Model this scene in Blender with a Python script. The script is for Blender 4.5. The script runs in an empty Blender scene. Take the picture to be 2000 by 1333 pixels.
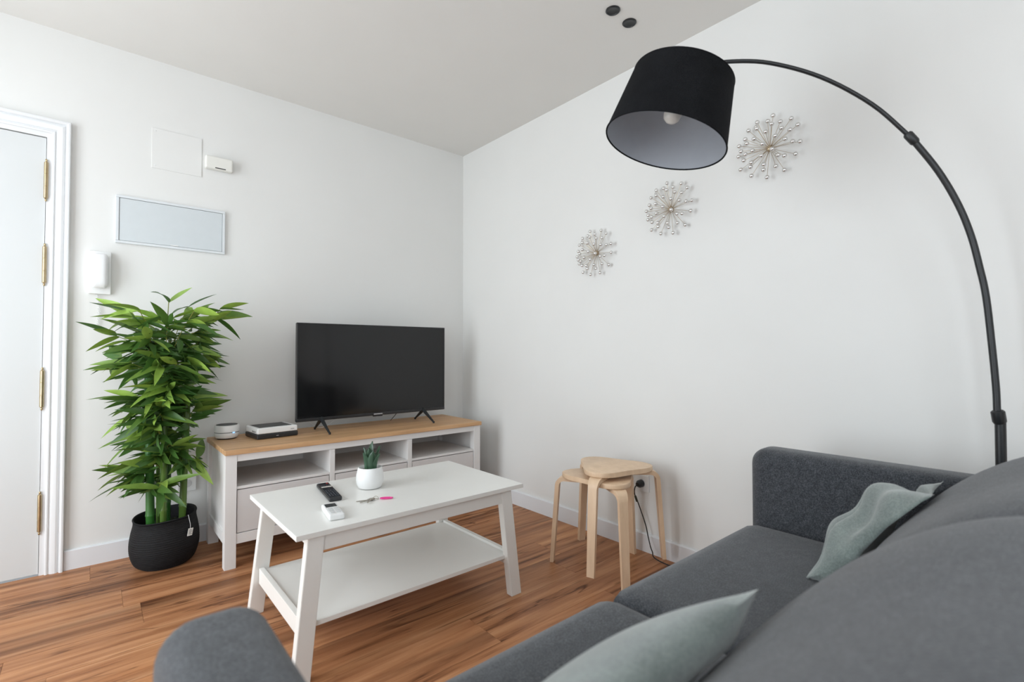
import bpy, bmesh, math, random
from mathutils import Vector, Matrix, Euler
random.seed(7)
R = math.radians
scene = bpy.context.scene
COL = scene.collection

# ------------------------------------------------------------------ camera
cam_d = bpy.data.cameras.new('camera'); cam = bpy.data.objects.new('camera', cam_d); COL.objects.link(cam)
cam_d.sensor_width = 36; cam_d.lens = 36 * 958.93 / 2000; cam_d.clip_start = 0.02
cam.location = (-2.1264, -3.0581, 1.003)
yaw, pitch = 0.8634, 0.0208
fw = Vector((math.cos(yaw) * math.cos(pitch), math.sin(yaw) * math.cos(pitch), math.sin(pitch)))
cam.rotation_euler = fw.to_track_quat('-Z', 'Y').to_euler()
cam_d.dof.use_dof = True; cam_d.dof.focus_distance = 2.5; cam_d.dof.aperture_fstop = 2.8
scene.camera = cam

# ------------------------------------------------------------------ light
w = bpy.data.worlds.new('sky'); scene.world = w; w.use_nodes = True
bg = w.node_tree.nodes['Background']; bg.inputs[0].default_value = (0.78, 0.88, 1.0, 1); bg.inputs[1].default_value = 1.0
def area(name, loc, rot, sx, sy, power, col):
    l = bpy.data.lights.new(name, 'AREA'); l.shape = 'RECTANGLE'; l.size = sx; l.size_y = sy; l.energy = power; l.color = col
    o = bpy.data.objects.new(name, l); COL.objects.link(o); o.location = loc; o.rotation_euler = rot
    return o
# daylight coming in through the window of the left wall (one beside the door, one level with the sofa) plus an added fill behind the camera
DAY = (0.90, 0.965, 1.0)
area('window_daylight', (-3.50, -1.06, 1.20), (0, R(-90), 0), 2.25, 1.3, 36, DAY)
area('window_daylight', (-3.50, -3.65, 1.20), (0, R(-90), 0), 2.25, 1.3, 20, DAY)
area('window_daylight', (-2.2, -4.80, 1.40), (R(90), 0, 0), 1.6, 1.5, 12, DAY)  # added frontal fill for the television wall, not a known window
vs = scene.view_settings
vs.view_transform = 'Standard'; vs.look = 'None'; vs.gamma = 1.0; vs.use_curve_mapping = False
vs.exposure = 0.6

# ------------------------------------------------------------------ materials
MATS = {}
def nodes_of(name):
    m = bpy.data.materials.new(name); m.use_nodes = True
    return m, m.node_tree.nodes, m.node_tree.links, m.node_tree.nodes['Principled BSDF']
def ramp(N, stops):
    r = N.new('ShaderNodeValToRGB'); e = r.color_ramp.elements
    while len(e) < len(stops): e.new(0.5)
    for k, (p, c) in enumerate(stops): e[k].position = p; e[k].color = (*c, 1)
    return r
def mat(name, col, rough=0.5, metal=0.0, spec=0.5, var=0.06, scale=30.0, bump=0.0, bscale=None, sheen=0.0, coat=0.0, trans=0.0, stretch=None):
    """one colour with a slight procedural mottling and relief"""
    if name in MATS: return MATS[name]
    m, N, L, b = nodes_of(name)
    tc = N.new('ShaderNodeTexCoord'); mp = N.new('ShaderNodeMapping'); L.new(tc.outputs['Object'], mp.inputs[0])
    if stretch: mp.inputs['Scale'].default_value = stretch
    nz = N.new('ShaderNodeTexNoise'); nz.inputs['Scale'].default_value = scale; nz.inputs['Detail'].default_value = 4
    L.new(mp.outputs[0], nz.inputs['Vector'])
    r = ramp(N, [(0.3, [c * (1 - var) for c in col]), (0.7, [min(1, c * (1 + var)) for c in col])])
    L.new(nz.outputs['Fac'], r.inputs[0]); L.new(r.outputs[0], b.inputs['Base Color'])
    b.inputs['Roughness'].default_value = rough; b.inputs['Metallic'].default_value = metal
    b.inputs['Specular IOR Level'].default_value = spec
    if sheen: b.inputs['Sheen Weight'].default_value = sheen; b.inputs['Sheen Roughness'].default_value = 0.5
    if coat: b.inputs['Coat Weight'].default_value = coat; b.inputs['Coat Roughness'].default_value = 0.05
    if trans: b.inputs['Transmission Weight'].default_value = trans
    if bump:
        n2 = N.new('ShaderNodeTexNoise'); n2.inputs['Scale'].default_value = bscale or scale * 6; n2.inputs['Detail'].default_value = 3
        L.new(mp.outputs[0], n2.inputs['Vector'])
        bp = N.new('ShaderNodeBump'); bp.inputs['Strength'].default_value = bump; bp.inputs['Distance'].default_value = 0.002
        L.new(n2.outputs['Fac'], bp.inputs['Height']); L.new(bp.outputs[0], b.inputs['Normal'])
    MATS[name] = m
    return m

def fabric(name, c0, c1, c2, s1=420.0, s2=14.0, bump=0.35, sheen=0.25):
    """heathered woven cloth: fine flecks plus broad wear mottling"""
    if name in MATS: return MATS[name]
    m, N, L, b = nodes_of(name)
    tc = N.new('ShaderNodeTexCoord')
    n1 = N.new('ShaderNodeTexNoise'); n1.inputs['Scale'].default_value = s1; n1.inputs['Detail'].default_value = 2
    n2 = N.new('ShaderNodeTexNoise'); n2.inputs['Scale'].default_value = s2; n2.inputs['Detail'].default_value = 8; n2.inputs['Roughness'].default_value = 0.7
    for n in (n1, n2): L.new(tc.outputs['Object'], n.inputs['Vector'])
    r1 = ramp(N, [(0.36, c0), (0.5, c1), (0.66, c2)]); L.new(n1.outputs['Fac'], r1.inputs[0])
    r2 = ramp(N, [(0.3, (0.66, 0.67, 0.68)), (0.7, (1.3, 1.29, 1.28))]); L.new(n2.outputs['Fac'], r2.inputs[0])
    mx = N.new('ShaderNodeMix'); mx.data_type = 'RGBA'; mx.blend_type = 'MULTIPLY'; mx.inputs[0].default_value = 1
    L.new(r1.outputs[0], mx.inputs[6]); L.new(r2.outputs[0], mx.inputs[7]); L.new(mx.outputs[2], b.inputs['Base Color'])
    b.inputs['Roughness'].default_value = 0.95; b.inputs['Specular IOR Level'].default_value = 0.15
    b.inputs['Sheen Weight'].default_value = sheen; b.inputs['Sheen Roughness'].default_value = 0.6
    bp = N.new('ShaderNodeBump'); bp.inputs['Strength'].default_value = bump; bp.inputs['Distance'].default_value = 0.002
    L.new(n1.outputs['Fac'], bp.inputs['Height']); L.new(bp.outputs[0], b.inputs['Normal'])
    MATS[name] = m
    return m

def wood(name, cols, stretch, rough=0.45, rand=0.0, streak=None, scale=3.0, bump=0.05, warp=0.35, spec=0.4):
    """grain running along the axis with the small stretch value"""
    if name in MATS: return MATS[name]
    m, N, L, b = nodes_of(name)
    tc = N.new('ShaderNodeTexCoord'); oi = N.new('ShaderNodeObjectInfo')
    add = N.new('ShaderNodeVectorMath'); add.operation = 'MULTIPLY_ADD'
    cmb = N.new('ShaderNodeCombineXYZ')
    for k in range(3): L.new(oi.outputs['Random'], cmb.inputs[k])
    L.new(cmb.outputs[0], add.inputs[0]); add.inputs[1].default_value = (37.0, 53.0, 71.0); L.new(tc.outputs['Object'], add.inputs[2])
    mp = N.new('ShaderNodeMapping'); mp.inputs['Scale'].default_value = stretch; L.new(add.outputs[0], mp.inputs[0])
    wv = N.new('ShaderNodeTexNoise'); wv.inputs['Scale'].default_value = scale; wv.inputs['Detail'].default_value = 7; wv.inputs['Roughness'].default_value = 0.62
    wv.inputs['Distortion'].default_value = warp
    L.new(mp.outputs[0], wv.inputs['Vector'])
    r = ramp(N, cols); L.new(wv.outputs['Fac'], r.inputs[0])
    out = r.outputs[0]
    def mult(a, bsock, fac=1.0):
        mx = N.new('ShaderNodeMix'); mx.data_type = 'RGBA'; mx.blend_type = 'MULTIPLY'; mx.inputs[0].default_value = fac
        L.new(a, mx.inputs[6]); L.new(bsock, mx.inputs[7]); return mx.outputs[2]
    if streak:                                            # dark cracks and broad smoky bands
        st = N.new('ShaderNodeTexNoise'); st.inputs['Scale'].default_value = streak; st.inputs['Detail'].default_value = 3; st.inputs['Distortion'].default_value = 0.9
        mp2 = N.new('ShaderNodeMapping'); mp2.inputs['Scale'].default_value = [s * 1.0 for s in stretch]; mp2.inputs['Location'].default_value = (3.1, 7.7, 1.3)
        L.new(add.outputs[0], mp2.inputs[0]); L.new(mp2.outputs[0], st.inputs['Vector'])
        r2 = ramp(N, [(0.0, (1, 1, 1)), (0.48, (1, 1, 1)), (0.497, (0.30, 0.25, 0.23)), (0.515, (0.9, 0.88, 0.86)), (1, (1, 1, 1))])
        L.new(st.outputs['Fac'], r2.inputs[0]); 
        # cracks only here and there
        gate = N.new('ShaderNodeTexNoise'); gate.inputs['Scale'].default_value = 2.2; L.new(add.outputs[0], gate.inputs['Vector'])
        gr = ramp(N, [(0.40, (0, 0, 0)), (0.52, (1, 1, 1))]); L.new(gate.outputs['Fac'], gr.inputs[0])
        mx = N.new('ShaderNodeMix'); mx.data_type = 'RGBA'; mx.blend_type = 'MULTIPLY'
        L.new(gr.outputs[0], mx.inputs[0]); L.new(out, mx.inputs[6]); L.new(r2.outputs[0], mx.inputs[7]); out = mx.outputs[2]
        bd = N.new('ShaderNodeTexNoise'); bd.inputs['Scale'].default_value = streak * 0.55; bd.inputs['Detail'].default_value = 2
        mp3 = N.new('ShaderNodeMapping'); mp3.inputs['Scale'].default_value = [s * 0.9 for s in stretch]; mp3.inputs['Location'].default_value = (13.1, 2.7, 5.3)
        L.new(add.outputs[0], mp3.inputs[0]); L.new(mp3.outputs[0], bd.inputs['Vector'])
        r3 = ramp(N, [(0.30, (0.42, 0.38, 0.37)), (0.44, (0.95, 0.94, 0.94)), (0.75, (1.15, 1.13, 1.08))]); L.new(bd.outputs['Fac'], r3.inputs[0])
        out = mult(out, r3.outputs[0])
        kn = N.new('ShaderNodeTexVoronoi'); kn.inputs['Scale'].default_value = 2.4
        mp4 = N.new('ShaderNodeMapping'); mp4.inputs['Scale'].default_value = (1.0, 2.6, 1.0); L.new(add.outputs[0], mp4.inputs[0]); L.new(mp4.outputs[0], kn.inputs['Vector'])
        r4 = ramp(N, [(0.0, (0.3, 0.25, 0.23)), (0.035, (0.6, 0.55, 0.5)), (0.09, (1, 1, 1))]); L.new(kn.outputs['Distance'], r4.inputs[0])
        out = mult(out, r4.outputs[0])
    if rand:
        hv = N.new('ShaderNodeHueSaturation'); mr = N.new('ShaderNodeMapRange')
        mr.inputs['To Min'].default_value = 1 - rand; mr.inputs['To Max'].default_value = 1 + rand
        L.new(oi.outputs['Random'], mr.inputs['Value']); L.new(mr.outputs[0], hv.inputs['Value']); L.new(out, hv.inputs['Color']); out = hv.outputs[0]
    L.new(out, b.inputs['Base Color']); b.inputs['Roughness'].default_value = rough; b.inputs['Specular IOR Level'].default_value = spec
    bp = N.new('ShaderNodeBump'); bp.inputs['Strength'].default_value = bump; bp.inputs['Distance'].default_value = 0.002
    L.new(wv.outputs['Fac'], bp.inputs['Height']); L.new(bp.outputs[0], b.inputs['Normal'])
    MATS[name] = m
    return m

def leafmat(name, dark, light, rough=0.4):
    if name in MATS: return MATS[name]
    m, N, L, b = nodes_of(name)
    oi = N.new('ShaderNodeObjectInfo'); r = ramp(N, [(0.0, dark), (0.55, [(a + c) / 2 for a, c in zip(dark, light)]), (1.0, light)])
    L.new(oi.outputs['Random'], r.inputs[0])
    tc = N.new('ShaderNodeTexCoord'); nz = N.new('ShaderNodeTexNoise'); nz.inputs['Scale'].default_value = 25
    L.new(tc.outputs['Object'], nz.inputs['Vector'])
    hv = N.new('ShaderNodeHueSaturation'); mr = N.new('ShaderNodeMapRange'); mr.inputs['To Min'].default_value = 0.75; mr.inputs['To Max'].default_value = 1.25
    L.new(nz.outputs['Fac'], mr.inputs['Value']); L.new(mr.outputs[0], hv.inputs['Value']); L.new(r.outputs[0], hv.inputs['Color'])
    L.new(hv.outputs[0], b.inputs['Base Color']); b.inputs['Roughness'].default_value = rough
    tr = N.new('ShaderNodeBsdfTranslucent'); L.new(hv.outputs[0], tr.inputs['Color'])
    mx = N.new('ShaderNodeMixShader'); mx.inputs[0].default_value = 0.22
    L.new(b.outputs[0], mx.inputs[1]); L.new(tr.outputs[0], mx.inputs[2]); L.new(mx.outputs[0], N['Material Output'].inputs[0])
    MATS[name] = m
    return m

def panemat():
    m, N, L, b = nodes_of('window_pane_glass')
    t = N.new('ShaderNodeBsdfTransparent'); g = N.new('ShaderNodeBsdfGlossy'); g.inputs['Roughness'].default_value = 0.02
    mx = N.new('ShaderNodeMixShader'); mx.inputs[0].default_value = 0.05
    L.new(t.outputs[0], mx.inputs[1]); L.new(g.outputs[0], mx.inputs[2]); L.new(mx.outputs[0], N['Material Output'].inputs[0])
    return m

M_wall = mat('white_wall_paint', (0.81, 0.805, 0.785), 0.85, var=0.01, scale=3, bump=0.04, bscale=160, spec=0.2)
M_ceil = mat('white_ceiling_paint', (0.79, 0.775, 0.745), 0.9, var=0.01, scale=3, spec=0.2)
M_trim = mat('white_gloss_trim', (0.84, 0.85, 0.86), 0.35, var=0.01, scale=5)
M_door = mat('white_door_lacquer', (0.70, 0.715, 0.715), 0.4, var=0.01, scale=2)
M_white = mat('white_lacquer', (0.87, 0.86, 0.825), 0.35, var=0.012, scale=6)
M_cab = mat('white_stain', (0.80, 0.785, 0.77), 0.45, var=0.02, scale=8)
M_drawer = mat('pale_grey_drawer_stain', (0.70, 0.675, 0.665), 0.45, var=0.02, scale=8)
M_plastic = mat('white_plastic', (0.84, 0.84, 0.83), 0.35, var=0.01)
M_warmplastic = mat('aged_white_plastic', (0.84, 0.83, 0.78), 0.4, var=0.01)
M_black = mat('black_plastic', (0.012, 0.012, 0.013), 0.35, var=0.1)
M_metalblack = mat('black_painted_metal', (0.015, 0.017, 0.019), 0.38, var=0.1)
M_brass = mat('brass', (0.52, 0.41, 0.25), 0.3, metal=1.0, var=0.1)
M_pearl = mat('silver_pearl', (0.80, 0.79, 0.78), 0.2, metal=0.95, var=0.04)
M_rod = mat('champagne_wire', (0.50, 0.40, 0.28), 0.35, metal=0.8, var=0.06)
M_sofa = fabric('dark_grey_sofa_cloth', (0.026, 0.030, 0.037), (0.047, 0.051, 0.059), (0.088, 0.093, 0.103), s1=330, s2=45)
M_pil = fabric('sage_velvet', (0.15, 0.185, 0.175), (0.18, 0.22, 0.208), (0.215, 0.255, 0.24), s1=250, s2=9, bump=0.08, sheen=0.5)
M_floor = wood('walnut_laminate', [(0.30, (0.17, 0.068, 0.030)), (0.42, (0.38, 0.165, 0.075)), (0.56, (0.50, 0.24, 0.115)), (0.72, (0.62, 0.33, 0.172))], (0.55, 9.0, 1.0), rough=0.42, rand=0.08, streak=1.7, scale=2.6, spec=0.18)
M_oak = wood('light_brown_pine', [(0.32, (0.46, 0.25, 0.12)), (0.5, (0.62, 0.37, 0.19)), (0.7, (0.72, 0.45, 0.245))], (1.0, 16.0, 10.0), rough=0.45, scale=2.2, streak=None)
M_birch = wood('birch_veneer', [(0.3, (0.72, 0.51, 0.335)), (0.6, (0.82, 0.60, 0.41)), (0.8, (0.87, 0.66, 0.47))], (6.0, 6.0, 1.2), rough=0.4, scale=4)

# ------------------------------------------------------------------ mesh helpers
WN = set()
def finish(name, bm, m, parent=None, smooth=True, loc=None, rot=None, ang=38):
    bmesh.ops.recalc_face_normals(bm, faces=bm.faces[:]); wn = id(bm) in WN; WN.discard(id(bm))
    if smooth:
        for f in bm.faces: f.smooth = True
        for e in bm.edges:
            if len(e.link_faces) == 2 and e.calc_face_angle(0) > R(ang): e.smooth = False
    me = bpy.data.meshes.new(name); bm.to_mesh(me); bm.free(); me.materials.append(m)
    o = bpy.data.objects.new(name, me); COL.objects.link(o)
    if wn and smooth: md = o.modifiers.new('weighted_normals', 'WEIGHTED_NORMAL'); md.keep_sharp = True
    if parent: o.parent = parent
    if loc: o.location = loc
    if rot: o.rotation_euler = rot
    return o
def merge(dst, src):
    me = bpy.data.meshes.new('t'); src.to_mesh(me); src.free(); dst.from_mesh(me); bpy.data.meshes.remove(me)
def box(bm, x0, x1, y0, y1, z0, z1, bev=0.0, seg=2, mx=None):
    t = bmesh.new(); bmesh.ops.create_cube(t, size=1)
    for v in t.verts: v.co = Vector(((x0 + x1) / 2 + v.co.x * (x1 - x0), (y0 + y1) / 2 + v.co.y * (y1 - y0), (z0 + z1) / 2 + v.co.z * (z1 - z0)))
    if bev: bmesh.ops.bevel(t, geom=t.edges[:], offset=bev, segments=seg, profile=0.5, affect='EDGES', clamp_overlap=True)
    if mx: bmesh.ops.transform(t, matrix=mx, verts=t.verts[:])
    merge(bm, t)
    if bev: WN.add(id(bm))
    return bm
def B(*a, **k): return box(bmesh.new(), *a, **k)
def prism(bm, pts, axis, a0, a1, bev=0.0, seg=2):
    """polygon (2D) extruded along axis 0/1/2 from a0 to a1"""
    t = bmesh.new()
    def P(p, a):
        if axis == 0: return (a, p[0], p[1])
        if axis == 1: return (p[0], a, p[1])
        return (p[0], p[1], a)
    lo = [t.verts.new(P(p, a0)) for p in pts]; hi = [t.verts.new(P(p, a1)) for p in pts]
    n = len(pts)
    t.faces.new(lo); t.faces.new(hi[::-1])
    for i in range(n): t.faces.new((lo[i], hi[i], hi[(i + 1) % n], lo[(i + 1) % n]))
    if bev:
        ed = [e for e in t.edges if any(len(f.verts) > 4 for f in e.link_faces)] if n > 4 else t.edges[:]
        bmesh.ops.bevel(t, geom=ed, offset=bev, segments=seg, profile=0.5, affect='EDGES', clamp_overlap=True)
    merge(bm, t); return bm
def softprism(pts, a0, a1, r, n=6):
    """polygon in yz extruded along x with cushioned rounded rims"""
    bm = bmesh.new(); P = [Vector(p) for p in pts]; m_ = len(P)
    ar = sum(P[i].x * P[(i + 1) % m_].y - P[(i + 1) % m_].x * P[i].y for i in range(m_)); sg = 1 if ar > 0 else -1
    nor = []
    for i in range(m_):
        e1 = (P[i] - P[i - 1]).normalized(); e2 = (P[(i + 1) % m_] - P[i]).normalized()
        n1 = Vector((e1.y, -e1.x)) * sg; n2 = Vector((e2.y, -e2.x)) * sg; t = n1 + n2
        nor.append(t / max(0.35, t.dot(n1)))
    rings = []
    prof = [(a0 + r * (1 - math.cos(R(90) * k / n)), r * (1 - math.sin(R(90) * k / n))) for k in range(n + 1)]
    prof += [(a1 - x + a0, d) for x, d in reversed(prof)]
    for x, d in prof: rings.append([bm.verts.new((x, P[i].x - nor[i].x * d, P[i].y - nor[i].y * d)) for i in range(m_)])
    for a, b2 in zip(rings, rings[1:]):
        for k in range(m_): bm.faces.new((a[k], a[(k + 1) % m_], b2[(k + 1) % m_], b2[k]))
    bm.faces.new(rings[0]); bm.faces.new(rings[-1])
    return bm
def lathe(bm, prof, n=32, centre=(0, 0, 0), cap=True):
    rings = []
    for r, z in prof:
        rings.append([bm.verts.new((centre[0] + r * math.cos(2 * math.pi * k / n), centre[1] + r * math.sin(2 * math.pi * k / n), centre[2] + z)) for k in range(n)])
    for a, b in zip(rings, rings[1:]):
        for k in range(n): bm.faces.new((a[k], a[(k + 1) % n], b[(k + 1) % n], b[k]))
    if cap: bm.faces.new(rings[0][::-1]); bm.faces.new(rings[-1])
    return bm
def tube(bm, pts, rad, n=10, cap=True):
    pts = [Vector(p) for p in pts]; rr = rad if isinstance(rad, (list, tuple)) else [rad] * len(pts)
    rings = []; up = None
    for i, p in enumerate(pts):
        d = (pts[min(i + 1, len(pts) - 1)] - pts[max(i - 1, 0)]).normalized()
        if up is None: up = d.orthogonal().normalized()
        up = (up - d * up.dot(d)).normalized(); s = d.cross(up)
        rings.append([bm.verts.new(p + (up * math.cos(2 * math.pi * k / n) + s * math.sin(2 * math.pi * k / n)) * rr[i]) for k in range(n)])
    for a, b in zip(rings, rings[1:]):
        for k in range(n): bm.faces.new((a[k], a[(k + 1) % n], b[(k + 1) % n], b[k]))
    if cap: bm.faces.new(rings[0][::-1]); bm.faces.new(rings[-1])
    return bm
def spline(pts, k=8):
    P = [Vector(p) for p in pts]; P = [2 * P[0] - P[1]] + P + [2 * P[-1] - P[-2]]; out = []
    for i in range(1, len(P) - 2):
        for j in range(k):
            t = j / k; a, b, c, d = P[i - 1:i + 3]
            out.append(0.5 * ((2 * b) + (c - a) * t + (2 * a - 5 * b + 4 * c - d) * t * t + (3 * b - a - 3 * c + d) * t ** 3))
    return out + [P[-2]]
def roundbox(w, d, h, r, crown=0.0, n=14, wob=0.0):
    """soft upholstered block centred in x,y with its base at z=0"""
    bm = bmesh.new(); bmesh.ops.create_cube(bm, size=2); bmesh.ops.subdivide_edges(bm, edges=bm.edges[:], cuts=n, use_grid_fill=True)
    H = Vector((w / 2, d / 2, h / 2))
    for v in bm.verts:
        u = v.co.copy(); p = Vector([math.copysign(abs(u[i]) ** 0.8, u[i]) * H[i] for i in range(3)])
        q = Vector([max(-(H[i] - r), min(H[i] - r, p[i])) for i in range(3)]); e = p - q
        if e.length > 1e-9: p = q + e.normalized() * r
        if u.z > 0: p.z += crown * (1 - u.x ** 2) * (1 - u.y ** 2)
        p += Vector((math.sin(7 * u.y + 3 * u.x), math.sin(6 * u.x), math.sin(5 * u.x + 4 * u.y))) * wob
        v.co = p + Vector((0, 0, h / 2))
    return bm
def pillow(wd, ht, th, n=26, fold=None, pinch=0.06, soft=0.10):
    """square scatter cushion in the xz plane, thickness along y"""
    bm = bmesh.new(); fr, bk = [], []
    for side, G in ((1, fr), (-1, bk)):
        for i in range(n + 1):
            row = []
            for j in range(n + 1):
                u = -1 + 2 * i / n; v = -1 + 2 * j / n
                t = th / 2 * max(0, (1 - abs(u) ** 2.4) * (1 - abs(v) ** 2.4)) ** 0.62
                p = Vector((wd / 2 * u * (1 - pinch * (1 - v * v)), side * t, ht / 2 * v * (1 - pinch * (1 - u * u))))
                p *= 1 - soft * (u * v) ** 4
                if fold: p = fold(p, u, v, side)
                row.append(bm.verts.new(p))
            G.append(row)
    for G in (fr, bk):
        for i in range(n):
            for j in range(n): bm.faces.new((G[i][j], G[i + 1][j], G[i + 1][j + 1], G[i][j + 1]))
    bmesh.ops.remove_doubles(bm, verts=bm.verts[:], dist=0.0004)
    return bm
def thing(name, label, cat, loc=(0, 0, 0), rot=(0, 0, 0), group=None):
    o = bpy.data.objects.new(name, None); COL.objects.link(o); o.empty_display_size = 0.05
    o.location = loc; o.rotation_euler = rot; o['label'] = label; o['category'] = cat
    if group: o['group'] = group
    return o
def tag(o, label, cat, group=None):
    o['label'] = label; o['category'] = cat
    if group: o['group'] = group
    return o
def struct(o): o['kind'] = 'structure'; return o
def grp(name, kind=None):
    o = bpy.data.objects.new(name, None); COL.objects.link(o)
    if kind: o['kind'] = kind
    return o
def link_copy(src_mesh, name, parent, mx, m=None):
    o = bpy.data.objects.new(name, src_mesh); COL.objects.link(o); o.parent = parent; o.matrix_basis = mx
    return o

# ------------------------------------------------------------------ room shell
H = 2.485; XL = -3.3; YF = -4.6
floor = struct(finish('floor', B(XL, 0, YF, 0, -0.08, -0.0125), mat('floor_underlay', (0.06, 0.035, 0.022), 0.9)))
PW, PL = 0.19, 1.27
joint0 = {0: -2.12, 3: -1.967, 4: -2.33, 8: -1.04, 1: -1.45, 2: -0.75, 5: -0.95, 6: -1.62, 7: -0.45, 9: -1.75, 10: -0.9}
pm = {}
for r in range(0, 25):
    y1 = -0.02 - PW * (r - 0) + (0.0 if r else 0.019); y0 = max(YF, -0.02 - PW * (r + 1))
    if y1 - y0 < 0.02: continue
    x = joint0.get(r, random.uniform(-1.2, 0)); 
    while x < 0: x += PL
    while x > XL:
        a, b2 = max(XL, x - PL), min(0.0, x)
        if b2 - a > 0.02:
            key = (round(b2 - a, 3), round(y1 - y0, 3))
            if key not in pm:
                t = B(-(b2 - a) / 2 + 0.0004, (b2 - a) / 2 - 0.0004, -(y1 - y0) / 2 + 0.0004, (y1 - y0) / 2 - 0.0004, -0.012, 0.0)
                o = finish('plank', t, M_floor, floor, smooth=False); pm[key] = o.data
            else:
                o = bpy.data.objects.new('plank', pm[key]); COL.objects.link(o); o.parent = floor
            o.location = ((a + b2) / 2, (y0 + y1) / 2, 0)
        x -= PL
struct(finish('ceiling', B(XL - 0.2, 0.12, YF - 0.2, 0.12, H, H + 0.12), M_ceil))
DX0, DX1, DZ = -3.125, -2.2945, 1.978        # door opening
bm = B(DX1 + 0.0, 0.12, 0, 0.16, -0.08, H); box(bm, XL - 0.2, DX0, 0, 0.16, -0.08, H); box(bm, DX0, DX1, 0, 0.16, DZ, H); box(bm, DX0, DX1, 0.07, 0.16, -0.08, DZ)
struct(finish('wall_back', bm, M_wall, smooth=False))
struct(finish('wall_right', B(0, 0.16, YF - 0.2, 0, -0.08, H), M_wall, smooth=False))
# left wall with two tall windows, wall behind the camera with one added for the fill light
WZ0, WZ1 = 0.05, 2.35; WINS = [(-1.72, -0.40), (-4.3, -3.0)]
bm = B(XL - 0.16, XL, YF, 0, -0.08, WZ0); box(bm, XL - 0.16, XL, YF, 0, WZ1, H)
for a, b2 in ((WINS[0][1], 0), (WINS[1][1], WINS[0][0]), (YF, WINS[1][0])): box(bm, XL - 0.16, XL, a, b2, WZ0, WZ1)
struct(finish('wall_left', bm, M_wall, smooth=False))
VX0, VX1, VZ0, VZ1 = -2.95, -1.45, 0.6, 2.2
bm = B(XL - 0.16, VX0, YF - 0.16, YF, -0.08, H); box(bm, VX1, 0.16, YF - 0.16, YF, -0.08, H); box(bm, VX0, VX1, YF - 0.16, YF, -0.08, VZ0); box(bm, VX0, VX1, YF - 0.16, YF, VZ1, H)
struct(finish('wall_front', bm, M_wall, smooth=False))
M_pane = panemat()
for k, (a, b2) in enumerate(WINS):
    wn = grp('window_%d' % (k + 1), 'structure'); bm = bmesh.new(); c = (a + b2) / 2
    for p, q in ((a, a + 0.06), (b2 - 0.06, b2), (c - 0.04, c + 0.04)): box(bm, XL - 0.12, XL - 0.06, p, q, WZ0, WZ1, 0.004)
    for p, q in ((WZ0, WZ0 + 0.06), (WZ1 - 0.06, WZ1)): box(bm, XL - 0.12, XL - 0.06, a, b2, p, q, 0.004)
    finish('window_frame', bm, M_trim, wn)
    for p, q in ((a + 0.06, c - 0.04), (c + 0.04, b2 - 0.06)): finish('pane', B(XL - 0.092, XL - 0.088, p, q, WZ0 + 0.06, WZ1 - 0.06), M_pane, wn, smooth=False)
wn = grp('window_3', 'structure'); bm = bmesh.new(); c = (VX0 + VX1) / 2  # unseen window, added as the opening for the fill light
for p, q in ((VX0, VX0 + 0.06), (VX1 - 0.06, VX1), (c - 0.04, c + 0.04)): box(bm, p, q, YF - 0.12, YF - 0.06, VZ0, VZ1, 0.004)
for p, q in ((VZ0, VZ0 + 0.06), (VZ1 - 0.06, VZ1)): box(bm, VX0, VX1, YF - 0.12, YF - 0.06, p, q, 0.004)
finish('window_frame', bm, M_trim, wn)
for p, q in ((VX0 + 0.06, c - 0.04), (c + 0.04, VX1 - 0.06)): finish('pane', B(p, q, YF - 0.092, YF - 0.088, VZ0 + 0.06, VZ1 - 0.06), M_pane, wn, smooth=False)
# skirting
M_skirt = mat('white_skirting', (0.80, 0.81, 0.83), 0.4, var=0.01, scale=5)
bm = bmesh.new(); prism(bm, [(0, 0), (0, 0.09), (-0.008, 0.09), (-0.013, 0.085), (-0.013, 0)], 0, -2.212, -0.0)
struct(finish('baseboard_back', bm, M_skirt))
bm = bmesh.new(); prism(bm, [(0, 0), (0, 0.09), (-0.008, 0.09), (-0.013, 0.085), (-0.013, 0)], 1, YF, -0.013)
struct(finish('baseboard_right', bm, M_skirt))

# ------------------------------------------------------------------ door
door = grp('door_1', 'structure')
finish('door_leaf', B(DX0 + 0.003, DX1 - 0.0025, 0.004, 0.044, 0.006, DZ - 0.004, 0.0015), M_door, door)
bm = bmesh.new()                              # frame lining beside the leaf
for a, b2 in ((DX1 - 0.0005, -2.272), (-3.148, DX0 + 0.0005)): box(bm, a, b2, -0.004, 0.0, 0, DZ - 0.001)
box(bm, -3.148, -2.272, -0.004, 0.0, DZ - 0.001, 2.0)
finish('door_frame', bm, M_trim, door, smooth=False)
prof = [(-0.003, 0.0), (-0.003, 0.012), (0.002, 0.015), (0.006, 0.0145), (0.008, 0.010), (0.012, 0.0095), (0.0145, 0.014), (0.022, 0.0175), (0.032, 0.019), (0.038, 0.017), (0.041, 0.012), (0.0435, 0.012), (0.046, 0.022), (0.052, 0.026), (0.058, 0.025), (0.061, 0.019), (0.061, 0.0)]
bm = bmesh.new(); xr, xl, zt = -2.274, -3.146, 2.0; rings = []
for wd, dp in prof:
    rings.append([bm.verts.new(q) for q in ((xr + wd, -dp, 0), (xr + wd, -dp, zt + wd), (xl - wd, -dp, zt + wd), (xl - wd, -dp, 0))])
for a, b2 in zip(rings, rings[1:]):
    for k in range(3): bm.faces.new((a[k], a[k + 1], b2[k + 1], b2[k]))
finish('casing', bm, M_trim, door, ang=25)
hp = []
for s in (1, -1):
    hp += [(0.0, 0.098 * s), (0.0032, 0.095 * s), (0.0045, 0.090 * s), (0.0028, 0.0855 * s), (0.0055, 0.083 * s), (0.0075, 0.081 * s), (0.0078, 0.03 * s), (0.0068, 0.0292 * s), (0.0068, 0.0282 * s), (0.0078, 0.0275 * s)]
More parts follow.
